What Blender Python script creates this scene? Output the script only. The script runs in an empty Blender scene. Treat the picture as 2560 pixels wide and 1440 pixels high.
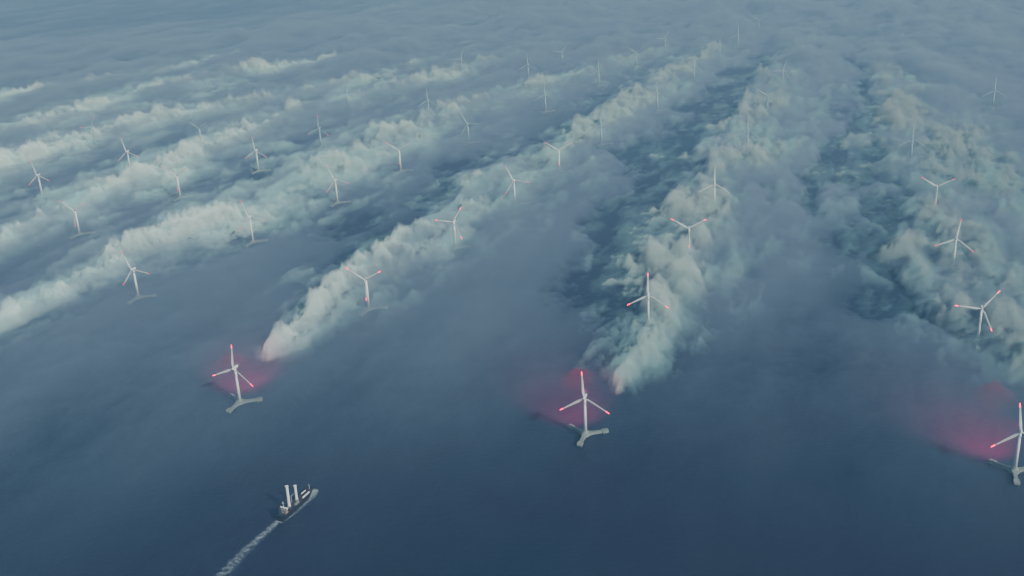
import bpy, bmesh, math, random
import numpy as np
from mathutils import Vector, Matrix
random.seed(4)
C = bpy.context.scene.collection
F=2600.0; CH=1150.0
R=math.radians
camd=bpy.data.cameras.new('camera'); cam=bpy.data.objects.new('camera',camd); C.objects.link(cam)
camd.sensor_width=36; camd.lens=36*F/2560; camd.clip_start=1; camd.clip_end=200000
M=Matrix.Translation((0,0,CH))@Matrix.Rotation(R(68.7),4,'X')@Matrix.Rotation(R(-2.3),4,'Z')
cam.matrix_world=M
bpy.context.scene.camera=cam
M3=M.to_3x3()
def ground(x,y,z=0.0):
    d=M3@Vector(((x-1280)/F,-(y-720)/F,-1))
    return Vector((0,0,CH))+d*((z-CH)/d.z)
def depth(p): return -(M.inverted()@p).z
d=M3@Vector(((2220-1280)/F,(720+340)/F,-1)); d.z=0; W=d.normalized()
az=math.atan2(W.x,W.y)
N=Vector((W.y,-W.x,0))

# ------------------------------------------------------------ materials
def mat(name,col,rough=.5,noise=0,nscale=.2,metal=0,emis=None,es=0):
    m=bpy.data.materials.new(name); m.use_nodes=True; nt=m.node_tree; b=nt.nodes['Principled BSDF']
    b.inputs['Base Color'].default_value=(*col,1); b.inputs['Roughness'].default_value=rough; b.inputs['Metallic'].default_value=metal
    if noise:
        tc=nt.nodes.new('ShaderNodeTexCoord'); n=nt.nodes.new('ShaderNodeTexNoise'); n.inputs['Scale'].default_value=nscale; n.inputs['Detail'].default_value=4
        nt.links.new(tc.outputs['Object'],n.inputs['Vector'])
        r=nt.nodes.new('ShaderNodeMapRange'); r.inputs[1].default_value=.3; r.inputs[2].default_value=.7; r.inputs[3].default_value=1-noise; r.inputs[4].default_value=1
        nt.links.new(n.outputs['Fac'],r.inputs[0])
        mx=nt.nodes.new('ShaderNodeMix'); mx.data_type='RGBA'; mx.inputs[6].default_value=(*[c*.4 for c in col],1); mx.inputs[7].default_value=(*col,1)
        nt.links.new(r.outputs[0],mx.inputs[0]); nt.links.new(mx.outputs[2],b.inputs['Base Color'])
    if emis:
        b.inputs['Emission Color'].default_value=(*emis,1); b.inputs['Emission Strength'].default_value=es
        m.cycles.emission_sampling='NONE'
    return m
white=mat('white_paint',(.78,.82,.8),.4,.15,.1)
hazed=mat('white_paint_hazed',(.36,.50,.53),.6,.15,.1)  # white paint of the far turbines, distance haze put into the colour
conc=mat('platform_grey',(.25,.29,.27),.7,.6,.15)
darks=mat('dark_steel',(.04,.04,.05),.6)
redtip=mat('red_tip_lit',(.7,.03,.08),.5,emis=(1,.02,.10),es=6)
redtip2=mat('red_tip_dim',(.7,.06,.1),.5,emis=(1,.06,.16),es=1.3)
hullm=mat('hull_navy',(.005,.007,.014),.6,.3,.1)
deckm=mat('deck_red_brown',(.05,.025,.025),.7,.4,.2)
glass=mat('window_dark',(.01,.015,.02),.15)
funm=mat('funnel_black',(.02,.02,.028),.5)

def newobj(name,bm,m,parent=None,smooth=False):
    me=bpy.data.meshes.new(name); bmesh.ops.recalc_face_normals(bm,faces=bm.faces); bm.to_mesh(me); bm.free()
    if smooth:
        for p in me.polygons: p.use_smooth=True
    me.materials.append(m); o=bpy.data.objects.new(name,me); C.objects.link(o)
    if parent: o.parent=parent
    return o
def cone(bm,r1,r2,z0,z1,x=0,y=0,seg=20,mtx=None):
    t=Matrix.Translation((x,y,(z0+z1)/2))
    bmesh.ops.create_cone(bm,cap_ends=True,segments=seg,radius1=r1,radius2=r2,depth=z1-z0,matrix=(mtx@t) if mtx else t)
def box(bm,x0,x1,y0,y1,z0,z1,mtx=None):
    t=Matrix.Translation(((x0+x1)/2,(y0+y1)/2,(z0+z1)/2))@Matrix.Diagonal((x1-x0,y1-y0,z1-z0,1))
    bmesh.ops.create_cube(bm,size=1,matrix=(mtx@t) if mtx else t)
def loft(bm,secs):
    rings=[[bm.verts.new(p) for p in s] for s in secs]
    n=len(rings[0])
    for a,b in zip(rings,rings[1:]):
        for i in range(n): bm.faces.new((a[i],a[(i+1)%n],b[(i+1)%n],b[i]))
    bm.faces.new(rings[0][::-1]); bm.faces.new(rings[-1])

# ------------------------------------------------------------ turbine
HUB=100; BL=65; OV=-8.5
def blade_secs(z0,z1,n):
    out=[]
    for i in range(n+1):
        z=z0+(z1-z0)*i/n; t=z/BL
        if t<.06: ch,th=2.6,2.6
        else:
            k=min(1,(t-.06)/.16); k=k*k*(3-2*k)
            ch=2.6+(6.0-2.6)*k if t<.22 else 6.0-(6.0-2.0)*((t-.22)/.78)
            th=2.6+(1.1-2.6)*k if t<.22 else 1.1-.75*((t-.22)/.78)
        tw=R(18)*(1-t)
        if t>.985: ch*=.5
        ring=[]
        for j in range(12):
            a=2*math.pi*j/12
            x=math.cos(a)*ch/2-ch*.12*(t>.08); y=math.sin(a)*th/2
            ring.append((x*math.cos(tw)-y*math.sin(tw), x*math.sin(tw)+y*math.cos(tw)-2.2*t*t, z))
        out.append(ring)
    return out
def make_turbine():
    root=bpy.data.objects.new('wind_turbine',None); C.objects.link(root)
    bm=bmesh.new(); cone(bm,4.0,2.4,12,HUB-2.5,seg=28); newobj('tower',bm,white,root,True)
    bm=bmesh.new(); loft(bm,[[(x*sx,y,HUB+z*sx) for x,z in ((-2.6,-2.4),(2.6,-2.4),(3,0),(2.4,2.6),(-2.4,2.6),(-3,0))] for y,sx in ((-5,.75),(-3.5,1),(8,1),(11,.7))])
    nac=newobj('nacelle',bm,white,root)
    bm=bmesh.new(); box(bm,-2,2,7,9,HUB+2.6,HUB+4.6); newobj('cooler',bm,conc,nac)
    bm=bmesh.new()
    loft(bm,[[(math.cos(a)*r,y,HUB+math.sin(a)*r) for a in [2*math.pi*k/16 for k in range(16)]] for y,r in ((-5.1,2.3),(-9,2.5),(-11,1.7),(-12.2,.4))])
    newobj('hub',bm,white,root,True)
    for k in range(3):
        bm=bmesh.new(); loft(bm,blade_secs(1.5,BL*.85,18)); b=newobj('blade',bm,white,root,True)
        b.location=(0,OV,HUB); b.rotation_euler=(0,R(120*k),0)
        bm=bmesh.new(); loft(bm,blade_secs(BL*.852,BL,6)); t=newobj('blade_tip',bm,redtip,b,True)
    # floating platform: boss, three arms, feet
    bm=bmesh.new(); loft(bm,[[(math.cos(a)*r,math.sin(a)*r,z) for a in [2*math.pi*k/24 for k in range(24)]] for z,r in ((4,10),(10.5,8.2),(12,7.2),(15,5.2))])
    pf=newobj('floating_platform',bm,conc,root)
    for k in range(3):
        m4=Matrix.Rotation(R(31+120*k),4,'Z')
        bm=bmesh.new()
        def sec(x,w,z0,z1): return [(x,-w,z0),(x,w,z0),(x,w,z1),(x,-w,z1)]
        loft(bm,[sec(5,6.2,4,11.3),sec(16,4.0,4.5,10.3),(sec(34,3.6,5,10)),sec(38,3.8,5,10),sec(39,5.8,5,10.6),sec(52,5.8,5,10.6),sec(53,4.8,5.5,10)])
        bmesh.ops.transform(bm,matrix=m4,verts=bm.verts); newobj('pontoon_arm',bm,conc,pf)
        for sx,sy in ((42.5,-2.8),(48.5,2.8)):
            bm=bmesh.new(); cone(bm,2.0,2.0,-6,4.98,sx,sy,10)
            bmesh.ops.transform(bm,matrix=m4,verts=bm.verts); newobj('foot',bm,darks,pf)
    return root
def copy_tree(o,parent=None):
    c=o.copy(); C.objects.link(c); c.parent=parent
    for ch in list(o.children): copy_tree(ch,c)
    return c
rows={
'C':[((2552,1075),-9,2),((2455,769),33,2),((2391,595),6,1),((2343,465),60,1),((2282,347),0,0)],
'B':[((1462,991),-3,2),((1621,735),0,2),((1723,569),58,2),((1787,458),0,0),((1870,325),0,0),((1920,238),60,0)],
'A':[((587,918),7,2),((915,697),60,2),((1135,553),32,2),((1285,450),-28,1),((1397,374),60,1),((1503,311),0,0)],
'0':[((333,672),-23,1),((624,541),-20,1),((838,449),-23,1),((998,374),60,1),((1169,308),-30,0),((1363,235),0,0)],
'-1':[((187,524),64,1),((442,438),61,1),((640,375),-5,1),((798,320),3,1)],
'-2':[((95,437),-12,1),((318,378),-12,1),((498,319),62,0)],
'-3':[((230,318),30,1)]}
ordn=['front','second','third','fourth','fifth','sixth']
rown={'C':'right edge row','B':'second row from right','A':'third row from right','0':'fourth row from right','-1':'fifth row from right','-2':'sixth row from right'}
special={('C',0):'large white turbine with glowing red blade tips, cut off by the right edge',
('B',0):'large white turbine with glowing red tips and upright blade, centre right of the foreground',
('A',0):'large white turbine on grey three armed floater, red tips, nearest above the ship',
('A',1):'white turbine rising from the thick fog plume just behind the one nearest the ship',
('-3',0):'leftmost faint turbine half sunk in the farthest upper left fog bank'}
far=[((868,228),10),((1070,250),0),((1153,145),20),((1320,160),0),((1405,130),40),((1497,175),0),((1590,130),60),((1643,232),0),((1663,95),30),((1736,165),0),((1800,115),0),((1846,85),0),((1898,50),60),((1958,175),20),((2487,225),0)]
proto=make_turbine(); first=True
def setmat(o,m):
    for sl in o.material_slots:
        sl.link='OBJECT'; sl.material=m
def place(px,ang,lit,label,fade=False):
    global first
    if first: t=proto; first=False
    else: t=copy_tree(proto)
    g=ground(px[0],px[1],HUB)
    t.location=(g.x,g.y,0); t.rotation_euler=(0,0,-az+R(random.uniform(-3,3)))
    k=0
    for c in t.children:
        if fade and c.name.split('.')[0] in('tower','nacelle','hub','blade'): setmat(c,hazed)
        if c.name.startswith('blade'):
            c.rotation_euler=(0,R(ang+120*k),0); k+=1
            s=c.children[0]
            if lit!=2: setmat(s, redtip2 if lit==1 else (hazed if fade else white))
    t['label']=label; t['category']='wind turbine'; t['group']='floating wind turbines standing in rows on the sea'
    return t
big={}
for k,l in rows.items():
    for i,(px,a,lit) in enumerate(l):
        lab=special.get((k,i)) or '%s turbine %s, %s in the %s'%(('small white' if px[1]<420 else 'white'),('with red blade tips' if lit else 'with plain white blades'),ordn[i]+(' one' if i==0 else ' from front'),rown.get(k,''))
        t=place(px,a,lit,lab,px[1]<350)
        if i==0: big[k]=t
on=['first','second','third','fourth','fifth','sixth','seventh','eighth','ninth','tenth','eleventh','twelfth','thirteenth','fourteenth','last']
for i,(px,a) in enumerate(far):
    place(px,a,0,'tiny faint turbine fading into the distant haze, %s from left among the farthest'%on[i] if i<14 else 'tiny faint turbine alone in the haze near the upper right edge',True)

# ------------------------------------------------------------ sea
me=bpy.data.meshes.new('sea'); S=80000
me.from_pydata([(-S,-S,0),(S,-S,0),(S,S,0),(-S,S,0)],[],[(0,1,2,3)])
sea=bpy.data.objects.new('sea',me); C.objects.link(sea); sea['kind']='structure'
sm_=mat('sea_water',(.004,.016,.03),.32); nt=sm_.node_tree; b=nt.nodes['Principled BSDF']
tc=nt.nodes.new('ShaderNodeTexCoord')
n=nt.nodes.new('ShaderNodeTexNoise'); n.inputs['Scale'].default_value=.05; n.inputs['Detail'].default_value=5; n.inputs['Roughness'].default_value=.65
mp=nt.nodes.new('ShaderNodeMapping'); mp.inputs['Scale'].default_value=(1,1.5,1); mp.inputs['Rotation'].default_value=(0,0,az)
nt.links.new(tc.outputs['Object'],mp.inputs[0]); nt.links.new(mp.outputs[0],n.inputs['Vector'])
bp=nt.nodes.new('ShaderNodeBump'); bp.inputs['Distance'].default_value=3; bp.inputs['Strength'].default_value=.5
nt.links.new(n.outputs['Fac'],bp.inputs['Height']); nt.links.new(bp.outputs[0],b.inputs['Normal'])
n2=nt.nodes.new('ShaderNodeTexNoise'); n2.inputs['Scale'].default_value=.0012; n2.inputs['Detail'].default_value=4
nt.links.new(tc.outputs['Object'],n2.inputs['Vector'])
cr=nt.nodes.new('ShaderNodeValToRGB'); cr.color_ramp.elements[0].position=.35; cr.color_ramp.elements[0].color=(.008,.006,.024,1); cr.color_ramp.elements[1].position=.7; cr.color_ramp.elements[1].color=(.002,.013,.030,1)
nt.links.new(n2.outputs['Fac'],cr.inputs[0]); nt.links.new(cr.outputs[0],b.inputs['Base Color'])
b.inputs['Specular IOR Level'].default_value=.26
me.materials.append(sm_)

# ------------------------------------------------------------ ship
st=ground(697,1299,4); bw=ground(780,1219,8); dv=(bw-st); dv.z=0; L=dv.length; hd=math.atan2(dv.x,dv.y)
mid=(st+bw)/2
ship=bpy.data.objects.new('cargo_ship',None); C.objects.link(ship); ship.location=(mid.x,mid.y,0); ship.rotation_euler=(0,0,-hd)
ship['label']='dark hulled cargo ship with two tall white cylindrical rotor sails and white stern superstructure'; ship['category']='ship'
h=L/2; BW=11
def hull_sec(t):  # t 0 stern .. 1 bow
    y=-h+L*t
    w=BW*(min(1,.86+.14*t/.12) if t<.12 else 1) if t<.72 else BW*math.sqrt(max(0.0004,1-((t-.72)/.28)**2.1))
    wl=w*(1 if t<.7 else 1-.45*((t-.7)/.3))
    top=8+ (3.5*((t-.8)/.2)**1.5 if t>.8 else 0)+(1.5 if t<.1 else 0)
    yl=y-(6*((t-.8)/.2) if t>.8 else 0)
    return [(-wl*.8,yl,-3),(wl*.8,yl,-3),(wl,yl,1),(w,y,top),(-w,y,top),(-wl,yl,1)],w,top
bm=bmesh.new(); loft(bm,[hull_sec(t/30)[0] for t in range(31)]); hull=newobj('hull',bm,hullm,ship)
bm=bmesh.new(); secs=[]
for i in range(2,29):
    s,w,top=hull_sec(i/30); y=s[3][1]; secs.append([(-w+.8,y,top+.05),(w-.8,y,top+.05),(w-.8,y,top+.3),(-w+.8,y,top+.3)])
loft(bm,secs); newobj('deck',bm,deckm,ship)
for sgn in (-1,1):
    bm=bmesh.new(); secs=[]
    for i in range(1,30):
        s,w,top=hull_sec(i/30); y=s[3][1]; x=sgn*max(w-.35,.1); secs.append([(x-.3,y,top+.02),(x+.3,y,top+.02),(x+.3,y,top+1.5),(x-.3,y,top+1.5)])
    loft(bm,secs); newobj('bulwark',bm,hullm,ship)
bm=bmesh.new(); box(bm,-7,7,-h+14,-h+23,8.3,12); box(bm,-6,6,-h+15,-h+22,12,15); box(bm,-5,5,-h+15.5,-h+21,15,17.5)
sup=newobj('superstructure',bm,conc,ship)
bm=bmesh.new(); box(bm,-9,9,-h+17,-h+21.5,17.52,20); br=newobj('bridge',bm,white,ship)
bm=bmesh.new(); box(bm,-8.5,8.5,-h+16.8,-h+16.98,18.2,19.5); newobj('window',bm,glass,br)
bm=bmesh.new(); box(bm,-8.5,8.5,-h+21.52,-h+21.7,18.2,19.5); newobj('window',bm,glass,br)
for z,yf in ((9.6,13.98),(13,14.98)):
    for x in range(-5,6,3):
        bm=bmesh.new(); box(bm,x-.8,x+.8,-h+yf-.08,-h+yf,z,z+1.5); newobj('window',bm,glass,sup)
bm=bmesh.new(); box(bm,-8.5,8.5,-h+3,-h+12,9.55,10.6); newobj('stern_deck_house',bm,funm,ship)
bm=bmesh.new(); loft(bm,[[(math.cos(a)*3.4*s-3,-h+9+math.sin(a)*3.8*s,z) for a in [k*math.pi/8 for k in range(16)]] for z,s in ((10.62,1),(28,.85))]); newobj('funnel',bm,funm,ship)
bm=bmesh.new(); cone(bm,.5,.25,20.02,34,0,-h+19,8); box(bm,-3,3,-h+18.8,-h+19.2,29,29.5); box(bm,-1.8,1.8,-h+18.8,-h+19.2,32,32.4); newobj('mast',bm,white,ship)
boat=mat('lifeboat_orange',(.5,.12,.03))
for sx in (-1,1):
    bm=bmesh.new(); loft(bm,[[(sx*8.6+math.cos(a)*1.1*s,y,13+math.sin(a)*1.1*s) for a in [k*math.pi/5 for k in range(10)]] for y,s in ((-h+13,.3),(-h+14.5,1),(-h+19,1),(-h+20.5,.3))]); newobj('lifeboat',bm,boat,ship)
for (yy,hh,rr) in ((-h+L*.34,44,2.9),(-h+L*.56,30,2.7)):
    bm=bmesh.new(); cone(bm,rr+1.6,rr+1.2,8.32,11.5,-2,yy,24); rs=newobj('rotor_sail_base',bm,conc,ship)
    bm=bmesh.new(); loft(bm,[[(-2+math.cos(a)*r_,yy+math.sin(a)*r_,z) for a in [k*math.pi/12 for k in range(24)]] for z,r_ in ((11.52,rr),(11.5+hh,rr*.94),(11.51+hh,rr+.7),(12.5+hh,rr+.7))]); newobj('rotor_sail',bm,white,rs,False)
for x0,y0,y1,rr in ((5.8,L*.64,L*.84,1.6),(-5.2,L*.74,L*.86,1.3)):
    bm=bmesh.new(); m4=Matrix.Translation((x0,0,8.6+rr))@Matrix.Rotation(R(-90),4,'X'); cone(bm,rr,rr*.85,-h+y0,-h+y1,0,0,20,m4); newobj('deck_cylinder',bm,white,ship)
for y0 in (30,48,66,84):
    if y0+13<L*.85:
        bm=bmesh.new(); box(bm,3 if y0<80 else -2,7.5 if y0<L*.5 else 3.2,-h+y0,-h+y0+13,8.32,11); newobj('hatch',bm,funm if y0!=48 else conc,ship)
bm=bmesh.new(); cone(bm,.9,.7,8.32,24,-7,-h+L*.47,10); box(bm,-7.6,-6.4,-h+L*.47,-h+L*.47+16,22.5,23.6); newobj('crane',bm,conc,ship)
bm=bmesh.new(); cone(bm,.4,.2,11,22,0,h-9,8); newobj('foremast',bm,white,ship)

# ------------------------------------------------------------ wake and foam
def foam_mat(name,edge,thr,sc,amp,gain,mx_):
    m=bpy.data.materials.new(name); m.use_nodes=True; nt=m.node_tree; b=nt.nodes['Principled BSDF']
    b.inputs['Base Color'].default_value=(.5,.6,.64,1); b.inputs['Roughness'].default_value=.9
    uv=nt.nodes.new('ShaderNodeUVMap'); sp=nt.nodes.new('ShaderNodeSeparateXYZ'); nt.links.new(uv.outputs[0],sp.inputs[0])
    tc=nt.nodes.new('ShaderNodeTexCoord'); n=nt.nodes.new('ShaderNodeTexNoise'); n.inputs['Scale'].default_value=sc; n.inputs['Detail'].default_value=6; n.inputs['Roughness'].default_value=.75
    nt.links.new(tc.outputs['Object'],n.inputs['Vector'])
    def mm(op,a,b_=None,cl=False):
        q=nt.nodes.new('ShaderNodeMath'); q.operation=op; q.use_clamp=cl
        for i,v in enumerate((a,b_)):
            if v is None: continue
            if isinstance(v,(int,float)): q.inputs[i].default_value=v
            else: nt.links.new(v,q.inputs[i])
        return q.outputs[0]
    across=mm('SUBTRACT',1,mm('POWER',mm('ABSOLUTE',mm('SUBTRACT',mm('MULTIPLY',sp.outputs[0],2),1)),edge))
    a=mm('ADD',mm('MULTIPLY',across,sp.outputs[1]),mm('MULTIPLY',mm('SUBTRACT',n.outputs['Fac'],.5),amp))
    a=mm('MULTIPLY',mm('SUBTRACT',a,thr),gain,True)
    a=mm('MULTIPLY',mm('MULTIPLY',a,mm('MULTIPLY',across,1.3,True),True),mx_)
    nt.links.new(a,b.inputs['Alpha'])
    return m
def strip(name,pts,ws,ss_,m,z=.25):
    P=[];Wd=[];Sx=[]
    for i in range(len(pts)-1):
        for k in range(12):
            t=k/12; P.append(pts[i].lerp(pts[i+1],t)); Wd.append(ws[i]*(1-t)+ws[i+1]*t); Sx.append(ss_[i]*(1-t)+ss_[i+1]*t)
    P.append(pts[-1]);Wd.append(ws[-1]);Sx.append(ss_[-1])
    vs=[];uvs=[];K=6
    for i,p in enumerate(P):
        tg=(P[min(i+1,len(P)-1)]-P[max(i-1,0)]); tg.z=0; tg.normalize(); nn=Vector((tg.y,-tg.x,0))
        for k in range(K+1):
            s=k/K; q=p+nn*(s*2-1)*Wd[i]; vs.append((q.x,q.y,z)); uvs.append((s,Sx[i]))
    fs=[(i*(K+1)+k,i*(K+1)+k+1,(i+1)*(K+1)+k+1,(i+1)*(K+1)+k) for i in range(len(P)-1) for k in range(K)]
    me=bpy.data.meshes.new(name); me.from_pydata(vs,[],fs); ul=me.uv_layers.new(name='UVMap')
    for l in me.loops: ul.data[l.index].uv=uvs[l.vertex_index]
    me.materials.append(m); o=bpy.data.objects.new(name,me); C.objects.link(o); return o
wk=strip('ship_wake',[ground(*p) for p in ((706,1294),(680,1317),(652,1342),(622,1369),(590,1401),(555,1438),(515,1483),(465,1542))],[8,12,14,16,18,20,22,25],[1.4,1.1,.95,.85,.8,.75,.7,.6],foam_mat('foam',1.3,.25,.13,5,.8,.55))
wk['kind']='stuff'; wk['label']='white foamy wake trailing behind the cargo ship'; wk['category']='wake'
fwd=Vector((math.sin(hd),math.cos(hd),0)); rt=Vector((fwd.y,-fwd.x,0)); m0=Vector((mid.x,mid.y,0))
bf=strip('bow_foam',[m0+fwd*a+rt*b_ for a,b_ in ((-h-4,6),(-h*.5,12),(0,13),(h*.5,13),(h*.8,10),(h*1.05,4),(h*1.16,2))],[8,7,7,9,11,12,6],[.9,.7,.7,.85,1.3,1.4,.9],foam_mat('foam_bow',2.,.3,.12,3.,.9,.6),.5)
bf['kind']='stuff'; bf['label']='white foam along the side and bow of the cargo ship'; bf['category']='foam'

# ------------------------------------------------------------ fog: closed by the sea below, height field above
rng=np.random.RandomState(7); perm=rng.permutation(512).astype(np.int32); perm=np.concatenate([perm,perm,perm])
ga=rng.rand(512)*2*np.pi; gx=np.cos(ga).astype(np.float32); gy=np.sin(ga).astype(np.float32)
def perlin(x,y,seed=0):
    x=x+seed*37.17+1000; y=y+seed*91.7+1000
    xi=np.floor(x).astype(np.int32); yi=np.floor(y).astype(np.int32); xf=(x-xi); yf=(y-yi)
    u=xf*xf*xf*(xf*(xf*6-15)+10); v=yf*yf*yf*(yf*(yf*6-15)+10)
    def g(ix,iy,dx,dy):
        hsh=perm[(perm[ix&511]+iy)&511]; return gx[hsh]*dx+gy[hsh]*dy
    a=g(xi,yi,xf,yf); b=g(xi+1,yi,xf-1,yf); c=g(xi,yi+1,xf,yf-1); e=g(xi+1,yi+1,xf-1,yf-1)
    return ((a+(b-a)*u)*(1-v)+(c+(e-c)*u)*v)*1.5
def fbm(x,y,o,seed=0,rough=.5,ab=False):
    s=0;a=1;t=0
    for i in range(o):
        p=perlin(x*2**i*1.03,y*2**i*1.03,seed+i); s=s+a*(np.abs(p) if ab else p); t+=a; a*=rough
    return s/t
def ss(x,a,b):
    t=np.clip((x-a)/(b-a),0,1); return t*t*(3-2*t)
NR,NC=1250,1050
r=np.geomspace(1150,32000,NR); th=np.linspace(R(-37),R(37),NC)
RR,TT=np.meshgrid(r,th,indexing='ij'); X=RR*np.sin(TT); Y=RR*np.cos(TT)
U=X*W.x+Y*W.y; V=X*N.x+Y*N.y
plumes=[
[(2640,1010,45),(2580,900,80),(2500,770,145),(2410,660,190),(2380,500,220),(2380,400,200),(2340,320,150),(2260,250,100),(2200,150,60)],
[(1525,975,26),(1570,890,50),(1620,800,72),(1680,710,90),(1720,600,115),(1780,480,120),(1840,380,120),(1900,290,100),(1930,230,75),(2000,120,50)],
[(640,893,18),(720,845,44),(800,780,60),(900,700,85),(1000,640,98),(1100,570,92),(1200,500,92),(1290,430,92),(1400,370,76),(1550,270,66),(1650,210,64),(1800,110,44)],
[(-300,960,40),(-150,870,45),(0,800,46),(120,740,56),(250,670,66),(330,625,76),(430,590,98),(550,540,95),(700,470,95),(850,400,100),(1000,325,105),(1100,285,70),(1250,240,55),(1400,200,50),(1650,120,36)],
[(-300,740,65),(-150,660,65),(0,590,66),(100,550,68),(200,490,85),(300,450,88),(450,390,80),(550,345,70),(700,290,65),(850,250,60),(1100,185,55),(1250,140,36)],
[(-300,560,65),(-100,460,72),(0,410,78),(100,370,80),(250,330,78),(400,290,70),(600,255,62),(800,215,52),(1000,170,40)],
[(-300,430,60),(-100,360,66),(0,330,68),(200,275,76),(400,220,76),(550,185,62),(700,160,56),(850,140,46),(950,128,34)],
[(-300,330,38),(0,235,38),(200,205,38),(400,170,32)]]
lo=fbm(U/1500,V/420,4,11); med=fbm(U/420,V/300,4,21); mid2=fbm(U/210+.5*lo,V/170,5,77,.6)
bil=fbm(U/170+.4*lo,V/150+.3*med,6,31,.6,True)   # puffy
fine=fbm(U/75+.6*mid2,V/55+.6*med,5,51,.7)
wsp=fbm(U/260+.8*mid2,V/70+.6*fine,5,91,.65)
G=np.zeros_like(U); SH=np.zeros_like(U); SPR=np.zeros_like(U); GW=np.zeros_like(U)
for k,pl in enumerate(plumes):
    us=[];vs=[];ws=[]
    for (a,b,w) in pl:
        g=ground(a,b,25); us.append(g.dot(W)); vs.append(g.dot(N)); ws.append(w*depth(g)/F)
    o=np.argsort(us); us=np.array(us)[o]; vs=np.array(vs)[o]; ws=np.array(ws)[o]
    vc=np.interp(U,us,vs); wc=np.interp(U,us,ws)
    st_=ss(U,us[0],us[0]+900)
    dvv=(V-vc+ (lo*.9+med*1.1)*wc*(.4+.6*st_))/wc
    end=ss(U,us[0]-30,us[0]+ws[0]*4.5)*(1-.75*ss(U,us[-1]-1500,us[-1]+1500))
    amp=(.94+.2*(1-st_)) if k==0 else (1.18-.2*ss(U,us[0],us[0]+2500) if k in (1,2) else .99)
    brk=1+.95*fbm(U/650,V/900+k*7.3,3,140)*st_
    G=np.maximum(G,np.exp(-dvv**2*1.1)*end*amp*brk)
    GW=np.maximum(GW,np.exp(-(dvv/(2.0 if k<3 else 2.3))**2)*end)
    if k in (0,1,2):
        SH=np.maximum(SH,1.25*np.exp(-((dvv+(1.5 if k else 1.15))/(.78 if k else .32))**2)*ss(U,us[0]+50,us[0]+900)*(1-ss(U,us[0]+3500,us[0]+6500))*(1.2,1.35,.75)[k])
        SPR=np.maximum(SPR,np.exp(-((dvv-2.2)/1.3)**2)*ss(U,us[0]+100,us[0]+900)*(1-ss(U,us[0]+3500,us[0]+6500)))
def px_field(pts):
    out=np.zeros_like(U)
    for (a,b,s,e) in pts:
        g=ground(a,b,10); out=np.maximum(out,np.exp(-((U-g.dot(W))**2/(s*e)**2+(V-g.dot(N))**2/s**2)))
    return out
clear=px_field([(2190,280,250,1.6),(1620,520,200,2),(1490,690,150,2),(880,560,120,2),(2150,600,130,1.5),(2190,750,110,1.5)])
SH=np.clip(np.maximum(SH,clear*1.3)*(1+.9*med+1.1*fine),0,1)
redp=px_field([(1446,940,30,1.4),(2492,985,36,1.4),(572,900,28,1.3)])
near=ss(RR,1650,3200)
mist=(6.5+28*near+8*ss(RR,3500,9000))*(1+1.3*lo+.55*med+.3*fine)
mist+=22*SPR*near
mist+=ss(RR,4500,8500)*np.clip(.6*mid2+med+.9*lo+.2*fine,0,1)*80
leftfar=ss(-np.degrees(TT),-6,14)*ss(RR,8600,11500)
mist*=1-.92*leftfar
mist*=1-.97*SH
mist*=ss(RR,1350,2400)*.75+.25
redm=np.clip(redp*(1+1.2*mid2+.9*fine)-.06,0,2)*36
mist+=6*px_field([(1440,945,80,1.4),(2480,1000,80,1.4),(580,905,80,1.3)])
wgate=ss(GW,.02,.3)
wis=np.clip(GW*.9-.33+1.1*wsp+.5*mid2,0,1)*64*wgate
wis*=1-.75*SH
e2=G*1.1-.29+.9*mid2+.3*med+.8*fine
body=np.clip(e2,0,1.1)**1.2*56*(.55+1.35*bil)*ss(G,.03,.3)*(1-.45*SH)
e1=G*1.25-.56+.9*mid2+.3*med+1.1*fine
core=np.clip(e1,0,1)**1.25*74*(.35+1.9*bil)*ss(G,.06,.3)
def vol(name,dens,alb,g=0.0):
    m=bpy.data.materials.new(name); m.use_nodes=True; t=m.node_tree; t.nodes.clear()
    out=t.nodes.new('ShaderNodeOutputMaterial'); v=t.nodes.new('ShaderNodeVolumeScatter'); a=t.nodes.new('ShaderNodeVolumeAbsorption'); s=t.nodes.new('ShaderNodeAddShader')
    v.inputs['Color'].default_value=(*alb,1); v.inputs['Density'].default_value=dens; v.inputs['Anisotropy'].default_value=g
    a.inputs['Color'].default_value=(*alb,1); a.inputs['Density'].default_value=dens
    t.links.new(v.outputs[0],s.inputs[0]); t.links.new(a.outputs[0],s.inputs[1]); t.links.new(s.outputs[0],out.inputs['Volume'])
    return m
def shell(name,H,m,label):
    H=np.where(H<.4,-2,H)
    co=np.stack([X,Y,H],-1).reshape(-1,3).astype(np.float32)
    idx=np.arange(NR*NC,dtype=np.int32).reshape(NR,NC)
    q=np.stack([idx[:-1,:-1],idx[:-1,1:],idx[1:,1:],idx[1:,:-1]],-1)
    keep=(np.maximum.reduce([H[:-1,:-1],H[:-1,1:],H[1:,1:],H[1:,:-1]])>-1.5)
    q=q[keep]; nf=len(q)
    used,inv=np.unique(q.ravel(),return_inverse=True); co=co[used]; qq=inv.astype(np.int32).ravel()
    me=bpy.data.meshes.new(name); me.vertices.add(len(used)); me.vertices.foreach_set('co',co.ravel())
    me.loops.add(nf*4); me.loops.foreach_set('vertex_index',qq); me.polygons.add(nf)
    me.polygons.foreach_set('loop_start',np.arange(nf,dtype=np.int32)*4); me.update(calc_edges=True)
    me.materials.append(m); o=bpy.data.objects.new(name,me); C.objects.link(o)
    o['kind']='stuff'; o['label']=label; o['category']='fog'; return o
shell('sea_mist',mist,vol('sea_mist',.0062,(.47,.65,.90)),'thin blue grey mist lying low over the sea between the turbine rows')
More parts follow.
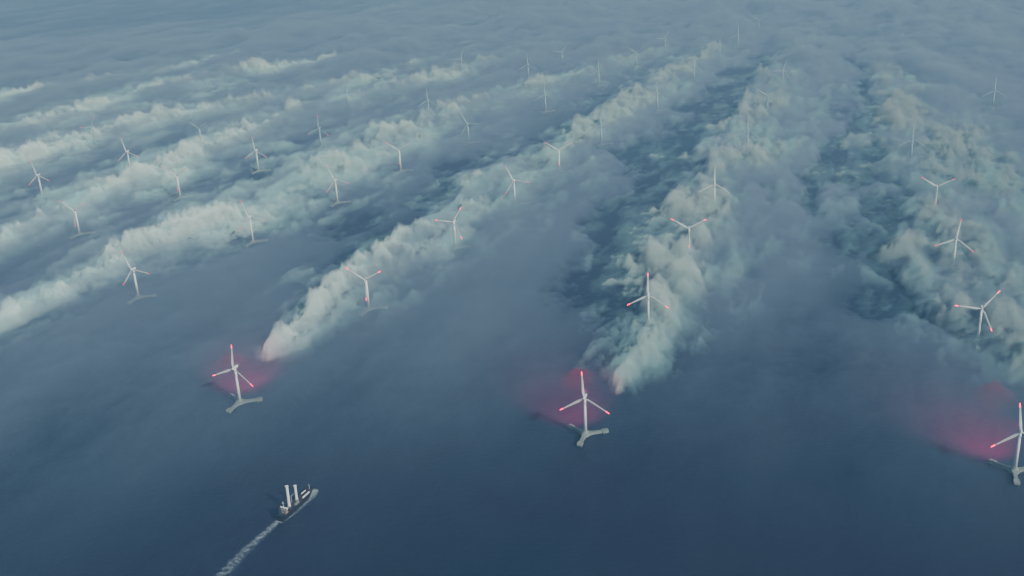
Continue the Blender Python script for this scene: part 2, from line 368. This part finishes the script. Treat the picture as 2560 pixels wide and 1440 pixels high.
shell('red_glow_tinted_mist',redm,vol('red_glow_tinted_mist',.009,(.55,.12,.26)),'mist patches coloured deep red to imitate tip glow behind the three front turbines')  # red glow put into the mist colour, which absorbs green and blue
shell('fog_wisp',wis,vol('fog_wisp',.006,(.50,.95,1),-.38),'ragged thin wisps of fog around the long wakes')
shell('fog',body,vol('fog',.0075,(.60,1,1),-.48),'soft pale fog spreading in long wakes behind the turbine rows')
shell('fog_plume',core,vol('fog_plume',.014,(.78,1,.98),-.55),'thick white billowing fog plumes streaming back from the turbines')

# atmosphere haze: encloses the camera
bm=bmesh.new(); box(bm,-60000,60000,-60000,60000,-20,1500)
m=bpy.data.materials.new('atmosphere'); m.use_nodes=True; m.node_tree.nodes.clear(); t=m.node_tree
out=t.nodes.new('ShaderNodeOutputMaterial'); v=t.nodes.new('ShaderNodeVolumeScatter'); ab=t.nodes.new('ShaderNodeVolumeAbsorption'); s=t.nodes.new('ShaderNodeAddShader')
v.inputs['Color'].default_value=(.30,.58,1,1); v.inputs['Density'].default_value=.72e-4
ab.inputs['Color'].default_value=(0,.5,.7,1); ab.inputs['Density'].default_value=.3e-4
t.links.new(v.outputs[0],s.inputs[0]); t.links.new(ab.outputs[0],s.inputs[1]); t.links.new(s.outputs[0],out.inputs['Volume'])
a=newobj('atmosphere',bm,m); a['kind']='structure'

# ------------------------------------------------------------ lights
w=bpy.data.worlds.new('World'); bpy.context.scene.world=w; w.use_nodes=True; nt=w.node_tree
bg=nt.nodes['Background']; sk=nt.nodes.new('ShaderNodeTexSky'); sk.sky_type='NISHITA'; sk.sun_disc=False
SE,SA=R(33),R(136)
sk.sun_elevation=SE; sk.sun_rotation=SA; nt.links.new(sk.outputs[0],bg.inputs[0]); bg.inputs[1].default_value=.085
sl=bpy.data.lights.new('sun','SUN'); sl.energy=5; sl.angle=R(.5); sl.color=(1,.99,.97); so=bpy.data.objects.new('sun',sl); C.objects.link(so)
sd=Vector((math.sin(SA)*math.cos(SE),math.cos(SA)*math.cos(SE),math.sin(SE)))
so.rotation_euler=(-sd).to_track_quat('-Z','Y').to_euler()
# red spots added behind the three front nacelles, standing in for the tip glow
for k,pw in (('A',3.4e6),('B',6e6),('C',5.5e6)):
    s=bpy.data.lights.new('added_red_glow_spot','SPOT'); s.energy=pw; s.color=(1,.0,.12); s.spot_size=R(78); s.spot_blend=1; s.shadow_soft_size=2
    o=bpy.data.objects.new('added_red_glow_spot',s); C.objects.link(o); o.parent=big[k]; o.location=(0,14,HUB+8)
    o.rotation_euler=Vector((-.55,.9,-.85)).to_track_quat('-Z','Y').to_euler()
